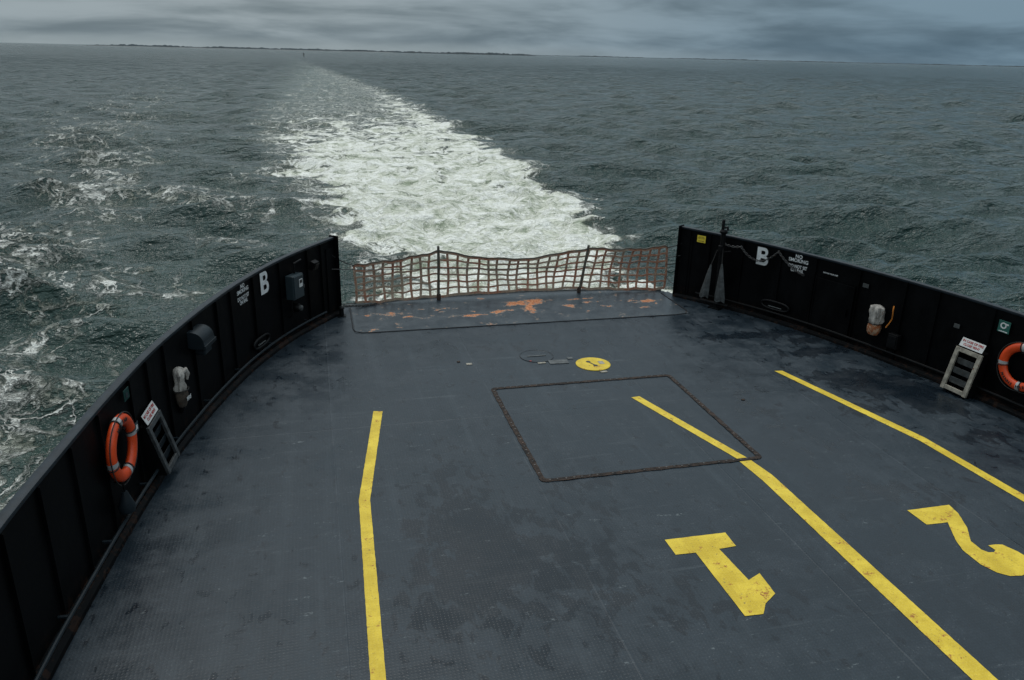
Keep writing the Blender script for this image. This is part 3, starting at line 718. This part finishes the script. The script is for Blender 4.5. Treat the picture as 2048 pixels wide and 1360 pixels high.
# ------------------------------------------------------------ stern safety net
def post(x,y,lean,h,label):
    e=empty('net_post',(x,y,.0),0,label,'post','posts holding the stern net')
    mb=MB(); mb.tube([(0,0,.01),(lean*.5,0,h*.5),(lean,0,h)],.028,10); mb.tube([(lean,0,h),(lean,0,h+.02)],[.034,.02],10); mb.obj('pole',M['brass'],e,smooth=True)
    mb=MB(); mb.lathe([(.045,0),(.045,.12),(.04,.13)],12,(0,0,.01)); mb.obj('socket',M['rim'],e,smooth=True)
post(-1.56,16.02,.0,1.17,"weathered steel net post standing upright at deck edge"); post(1.61,16.04,.17,1.07,"weathered steel net post leaning at deck edge")
SUP=[(-3.30,15.97,.84,.04),(-1.56,16.0,1.06,.10),(1.72,16.02,1.00,.12),(3.60,15.86,1.02,.06)]
SAG=[(.04,.0),(.21,.02),(.05,-.02)]
def netpt(u,v):
    i=min(2,int(u)); t=u-i; A=SUP[i];B=SUP[i+1]
    x=A[0]+(B[0]-A[0])*t; y=A[1]+(B[1]-A[1])*t
    s4=(math.sin(math.pi*t))**1.15
    zt=A[2]+(B[2]-A[2])*t-SAG[i][0]*s4; zb=A[3]+(B[3]-A[3])*t+SAG[i][1]*4*t*(1-t)
    bel=.10*math.sin(math.pi*v)*(4*t*(1-t))
    lean=.16*(v-.5)*(1 if i==1 and t>.6 else 0)*(t-.6)/.4
    if i==2: lean=.16*(v-.5)*(1-t)
    wob=.014*math.sin(u*23+v*5)
    return Vector((x+lean+wob,y+bel+.02,zb+(zt-zb)*v+.013*math.sin(u*17+v*9)+.008*math.sin(u*41)))
mb=MB()
def ribbon(pts,vert,w=.042,t=.007):
    vs=[];fs=[]
    for p in pts:
        for a,b in((-1,-1),(1,-1),(1,1),(-1,1)):
            vs.append((p.x+(a*w/2 if vert else 0),p.y+b*t/2,p.z+(0 if vert else a*w/2)))
    for i in range(len(pts)-1):
        for k in range(4): fs.append((i*4+k,i*4+(k+1)%4,(i+1)*4+(k+1)%4,(i+1)*4+k))
    mb.add(vs,fs)
NV=[9,15,9]
for i in range(3):
    for k in range(NV[i]+(1 if i==2 else 0)):
        u=i+k/NV[i]+random.uniform(-.008,.008)*(k>0); u=min(u,2.999)
        ribbon([netpt(u,j/10) for j in range(11)],True,.052)
for j in range(7):
    v=j/6
    ribbon([netpt(min(2.9999,k/90*3),v) +Vector((0,-.008,0)) for k in range(91)],False,.040 if 0<j<6 else .055)
net=empty('safety_net',(0,0,0),0,"rust-brown webbing cargo net strung across stern opening",'net')
mb.obj('webbing',M['net'],net)
mb=MB(); mb.tube([netpt(min(2.9999,k/90*3),1)+Vector((0,-.012,.03)) for k in range(91)],.013,6); mb.obj('edge_rope',M['brass'],net,smooth=True)
def cable(pts,r):
    mb=MB(); mb.tube(pts,r,6); mb.obj('stay_cable',M['chain'],net,smooth=True)
cable(swag((-3.78,15.38,1.25),netpt(0,1),.03),.012); cable(swag(netpt(2.9999,1),(3.72,15.45,1.2),.02),.012)
cable(swag((-3.78,15.38,.95),(-1.56,15.97,.72),.02)+swag((-1.56,15.97,.72),(1.66,15.98,.62),.03)[1:]+swag((1.66,15.98,.62),(3.75,15.45,.93),.03)[1:],.008)
cable(swag(netpt(0,0),(-3.7,15.5,.18),.0),.01)
cable(swag((3.72,15.45,.25),netpt(2.9999,.3),.05),.01)
cable(swag((3.72,15.45,.80),netpt(2.9999,.6),.03),.01)

# ------------------------------------------------------------ sea
SEA=-2.0; CX,CY=-4.0,0.0
r=[3.0]
while r[-1]<3500: r.append(r[-1]*1.0062+.0)
while r[-1]<42000: r.append(r[-1]*1.12)
r=np.array(r)
fa=np.arange(math.radians(-34),math.radians(62),.0031); ca=np.arange(fa[-1],fa[0]+2*math.pi,.05)[1:-1]
th=np.concatenate([fa,ca]); nr,nt_=len(r),len(th)
RR,TT=np.meshgrid(r,th,indexing='ij'); X=CX+RR*np.sin(TT); Y=CY+RR*np.cos(TT)
coarse=(TT>fa[-1]+.001)
cell=RR*.0062; cell=np.where(coarse,RR*.05,cell)
Z=np.zeros_like(X); DX=np.zeros_like(X); DY=np.zeros_like(X)
nw=60
for i in range(nw):
    lam=.8*(15/.8)**(i/(nw-1))*rng.uniform(.9,1.1); kx=2*math.pi/lam
    ang=rng.normal(math.radians(74),.40)
    amp=.0190*lam**.72*rng.uniform(.6,1.2)
    if lam>7: amp*=.65
    ph=rng.uniform(0,6.28); fade=np.clip((lam/cell-2.2)/2.5,0,1)
    A=kx*(X*math.cos(ang)+Y*math.sin(ang))+ph+.5*np.sin(X*.11+i)+.5*np.cos(Y*.13+2*i)
    Z+=amp*fade*np.cos(A); q=.6*amp*fade*np.sin(A); DX-=q*math.cos(ang); DY-=q*math.sin(ang)
def g(x,a,s): return np.exp(-((x-a)/s)**2)
kx=2*math.pi/5.2; A=kx*(X*.42+Y*.9)+.6*np.sin(X*.35)
m_=g(X,15,7)*g(Y,23,13)
Z+=.22*m_*np.cos(A)+.06*m_*np.cos(2*A); 
kx=2*math.pi/4.5; A=kx*(X*-.5+Y*.85)+.7*np.sin(X*.5+Y*.2)
m_=g(X,-11.5,4.5)*g(Y,24,13)
Z+=.24*m_*np.cos(A)+.08*m_*np.cos(2*A)
def sst(x,a,b): t=np.clip((x-a)/(b-a),0,1); return t*t*(3-2*t)
yR=[10,16,22,28.5,35.8,40.8,46,57,72,96,141,255,490,900,2000,6000]; xR=[3.4,4.2,6.2,7.8,8.9,9.8,9.8,10.6,10.8,11.1,10.9,7,-2.1,-20,-75,-300]
yL=[10,16,22,31,36,42,51,65,88,107,137,302,590,1200,2500,6000]; xL=[-3.4,-3.5,-3.4,-3.7,-5.1,-6.3,-7.5,-9.2,-10.9,-11.4,-12.3,-15,-17,-41,-111,-331]
er=np.interp(Y,yR,xR); el=np.interp(Y,yL,xL)
w1=.8+.02*np.clip(Y,0,400)
rag=.5*np.sin(Y*.9+2*np.sin(Y*.31))+.45*np.sin(Y*2.1+X)+.3*np.sin(Y*4.7)+.5*np.sin(Y*.37+1.0)
inR=sst(er-X+rag*.8,-.4*w1,w1*1.0); inL=sst(X-el+rag*1.0,-.6*w1,w1*2.6)
inside=inR*inL*(Y>8)
dens=np.interp(Y,[0,16,45,70,95,120,170,260,420,800,2000],[1.38,1.32,1.12,.96,.82,.64,.47,.36,.31,.26,.12])
tt=np.clip((X-el)/np.maximum(er-el,1),0,1)
lean=np.interp(Y,[0,60,100,140,6000],[0,.0,.28,.55,.6])
dens=dens*(1-lean*(1-tt)) + .32*g(tt,.9,.12)*np.interp(Y,[0,60,140,400,800],[0,.2,1,1,0])
foam=inside*dens
cxl=np.interp(Y,[8,15,20,30,40,55,75,105,160,300],[-10,-11.2,-12.0,-13.6,-14.6,-17,-21.5,-25,-31,-48])
hw=np.interp(Y,[8,15,30,55,100,300],[3.2,3.4,3.4,4.4,6.5,14])
side=g(X,cxl,hw)*np.interp(Y,[5,12,40,60,90,130,200],[.55,.54,.46,.40,.33,.22,0])
mod=.5+.5*np.sin(X*.7+1.5*np.sin(Y*.33)+Y*.25)
side*=(.70+.42*mod)*(1+.55*np.clip(Z,-.5,.6)*(Y<90))
side2=.33*sst(X,-16,-11)*sst(-X,3.5,7)*g(Y,34,16)*(.7+.5*np.sin(Y*.8+X*.6))*(1+.8*np.clip(Z,-.5,.6))
foam=np.maximum(foam,np.maximum(side,side2))
crest=sst(Z,.76,.95)*(Y>30)
foam=np.maximum(foam,crest*.55*np.clip(1-RR/400,0,1))
aer=np.clip(inside*np.interp(Y,[0,100,250,600,1500,4000],[.9,.95,.95,.85,.65,.0])+.30*side+.12*(X>cxl)*(X<el)*np.interp(Y,[0,40,100,300],[1,.9,.7,0]),0,1)
ch=np.zeros_like(X)
for i in range(30):
    lam=rng.uniform(.8,3.4); k=2*math.pi/lam; an=rng.uniform(0,6.28); fd=np.clip((lam/cell-2)/2,0,1)
    ch+=lam*fd*np.cos(k*(X*math.cos(an)+Y*math.sin(an))+1.3*np.sin(X*.9+i)+1.3*np.cos(Y*.8+2*i)+i)
near=inside*np.interp(Y,[0,30,60,120],[1,1,.5,.1])
Z*=(1-.55*inside)
Z+=ch*.018*near
Z+=.25*near*g(Y,19,5)+.14*g(tt,.97,.05)*inR*np.interp(Y,[10,20,90,160],[0,1,1,0])
Z=np.where(RR>3400,0,Z)
inhull=(Y<16.4)&(np.abs(X)<np.interp(Y,PX,PW)+.3)
Z=np.where(inhull,np.minimum(Z,.2),Z)
co=np.stack([X+DX,Y+DY,Z+SEA],-1).reshape(-1,3).astype(np.float32)
me=bpy.data.meshes.new('sea'); nv=nr*nt_; nf=(nr-1)*nt_
i0=np.arange(nr-1)[:,None]*nt_; j=np.arange(nt_)[None,:]; j2=(j+1)%nt_
quads=np.stack([i0+j,i0+nt_+j,i0+nt_+j2,i0+j2],-1).reshape(-1)
quads=quads.reshape(-1,4)[:,::-1].reshape(-1).astype(np.int32)
me.vertices.add(nv); me.vertices.foreach_set('co',co.ravel())
me.loops.add(nf*4); me.loops.foreach_set('vertex_index',quads)
me.polygons.add(nf); me.polygons.foreach_set('loop_start',np.arange(0,nf*4,4,dtype=np.int32)); 
me.polygons.foreach_set('use_smooth',np.ones(nf,dtype=bool))
me.update(calc_edges=True); me.validate()
for nme,arr_ in(('foam',foam),('aerated',aer),('range',np.clip((RR-40)/400,0,1))):
    a=me.attributes.new(nme,'FLOAT','POINT'); a.data.foreach_set('value',arr_.ravel().astype(np.float32))
me.materials.append(M['water'])
if me.polygons[1000].normal.z<0: me.flip_normals()
sea=bpy.data.objects.new('sea',me); COL.objects.link(sea); sea['kind']='structure'

# ------------------------------------------------------------ distant shore
def shore(name,a0,a1,R,h0,h1,mat,kind,seed,dens_=900):
    rn=np.random.RandomState(seed); n=dens_; A=np.radians(np.linspace(a0,a1,n)); V=[];F=[]
    base=np.convolve(rn.rand(n+40),np.ones(41)/41,mode='valid'); base=(base-base.min())/(base.max()-base.min())
    fine=np.convolve(rn.rand(n+4),np.ones(5)/5,mode='valid')
    tp=np.minimum(1,np.minimum(np.arange(n),n-1-np.arange(n))/60)
    for i in range(n):
        h=(h0+(h1-h0)*base[i]+(fine[i]-.5)*(h1-h0)*.9)*tp[i]**.5+.5
        for rr_,hh in((R,-.3),(R+20,h*.85),(R+60,h),(R+400,-.3)):
            V.append((CX+rr_*math.sin(A[i]),rr_*math.cos(A[i]),SEA+hh))
    for i in range(n-1):
        for k in range(3): F.append((i*4+k,i*4+k+1,i*4+5+k,i*4+4+k))
    mb=MB(); mb.add(V,F); o=mb.obj(name,mat,None); o['kind']=kind; return o
shore('distant_woodland',-13.2,15.5,5200,5,15,M['shore'],'stuff',3)
shore('distant_woodland',14.5,52,9500,2,11,M['shore'],'stuff',9)
shore('distant_beach',-13.4,6,5100,1.2,2.6,M['sand'],'structure',5)
e=empty('channel_marker',(-4+900*math.sin(math.radians(-.15)),900,SEA),0,"tiny dark pile channel marker standing in the sea",'channel marker')
mb=MB(); mb.tube([(0,0,-1),(0,0,3.2)],.35,8); mb.obj('pile',M['blackp'],e)
mb=MB(); mb.prism([(-.9,2.4),(.9,2.4),(0,3.8)],'y',-.5,-.4); mb.obj('daymark',M['hull'],e)

# ------------------------------------------------------------ world
w=bpy.data.worlds.new('World'); S.world=w; w.use_nodes=True; T=NT(w.node_tree)
tc=T.n('ShaderNodeTexCoord').outputs['Generated']
sky=T.n('ShaderNodeTexSky',sky_type='NISHITA'); sky.sun_disc=False
SUN_EL,SUN_AZ=math.radians(66),math.radians(-10)
sky.sun_elevation=SUN_EL; sky.sun_rotation=SUN_AZ; sky.air_density=1.5; sky.dust_density=3
sx=T.n('ShaderNodeSeparateXYZ'); T.l(tc,sx.inputs[0])
c1=T.noise(T.mp(tc,(5.0,5.0,30)),1.0,5,.58,.35)
c2=T.noise(T.mp(tc,(2.0,2.0,13),(3,1,0)),1.6,4,.52,.4)
cl=T.math('ADD',T.math('MULTIPLY',c1,.42),T.math('MULTIPLY',c2,.58))
lo=T.mix(T.ss(cl,.39,.61),(1.50,2.0,2.3),(3.15,3.80,4.15))
az=T.ss(sx.outputs[0],-.1,.75)
lo=T.mix(az,lo,T.mix(1.0,lo,(.54,.70,.83),'MULTIPLY'))
hz=T.ss(sx.outputs[2],.0,.016,1,0)
lo=T.mix(T.math('MULTIPLY',hz,T.math('SUBTRACT',.62,T.math('MULTIPLY',az,.60))),lo,(3.4,4.0,4.2))
hi=T.mix(T.ss(c2,.35,.65),(6.4,7.7,8.4),(9.8,11.0,11.5))
cloud=T.mix(T.ss(sx.outputs[2],.08,.65),lo,hi)
fin=T.mix(.94,sky.outputs[0],cloud)
bg=T.n('ShaderNodeBackground'); bg.inputs[1].default_value=.1; T.l(fin,bg.inputs[0])
o=T.n('ShaderNodeOutputWorld'); T.l(bg.outputs[0],o.inputs[0])
sl=bpy.data.lights.new('sun','SUN'); sl.energy=1.3; sl.angle=math.radians(30); sl.color=(1,.97,.92)
so=bpy.data.objects.new('sun',sl); COL.objects.link(so)
d=Vector((math.sin(SUN_AZ)*math.cos(SUN_EL),math.cos(SUN_AZ)*math.cos(SUN_EL),math.sin(SUN_EL)))
so.rotation_euler=d.to_track_quat('Z','Y').to_euler()

# ------------------------------------------------------------ camera
cd=bpy.data.cameras.new('camera'); cam=bpy.data.objects.new('camera',cd); COL.objects.link(cam); S.camera=cam
cd.sensor_width=36; cd.lens=36*1570/2048; cd.clip_end=60000; cd.clip_start=.1
R=Matrix.Rotation(math.radians(-14.3),3,'Z')@Matrix.Rotation(math.radians(70),3,'X')@Matrix.Rotation(math.radians(1.34),3,'Z')
cam.matrix_world=Matrix.Translation((-4,0,5))@R.to_4x4()
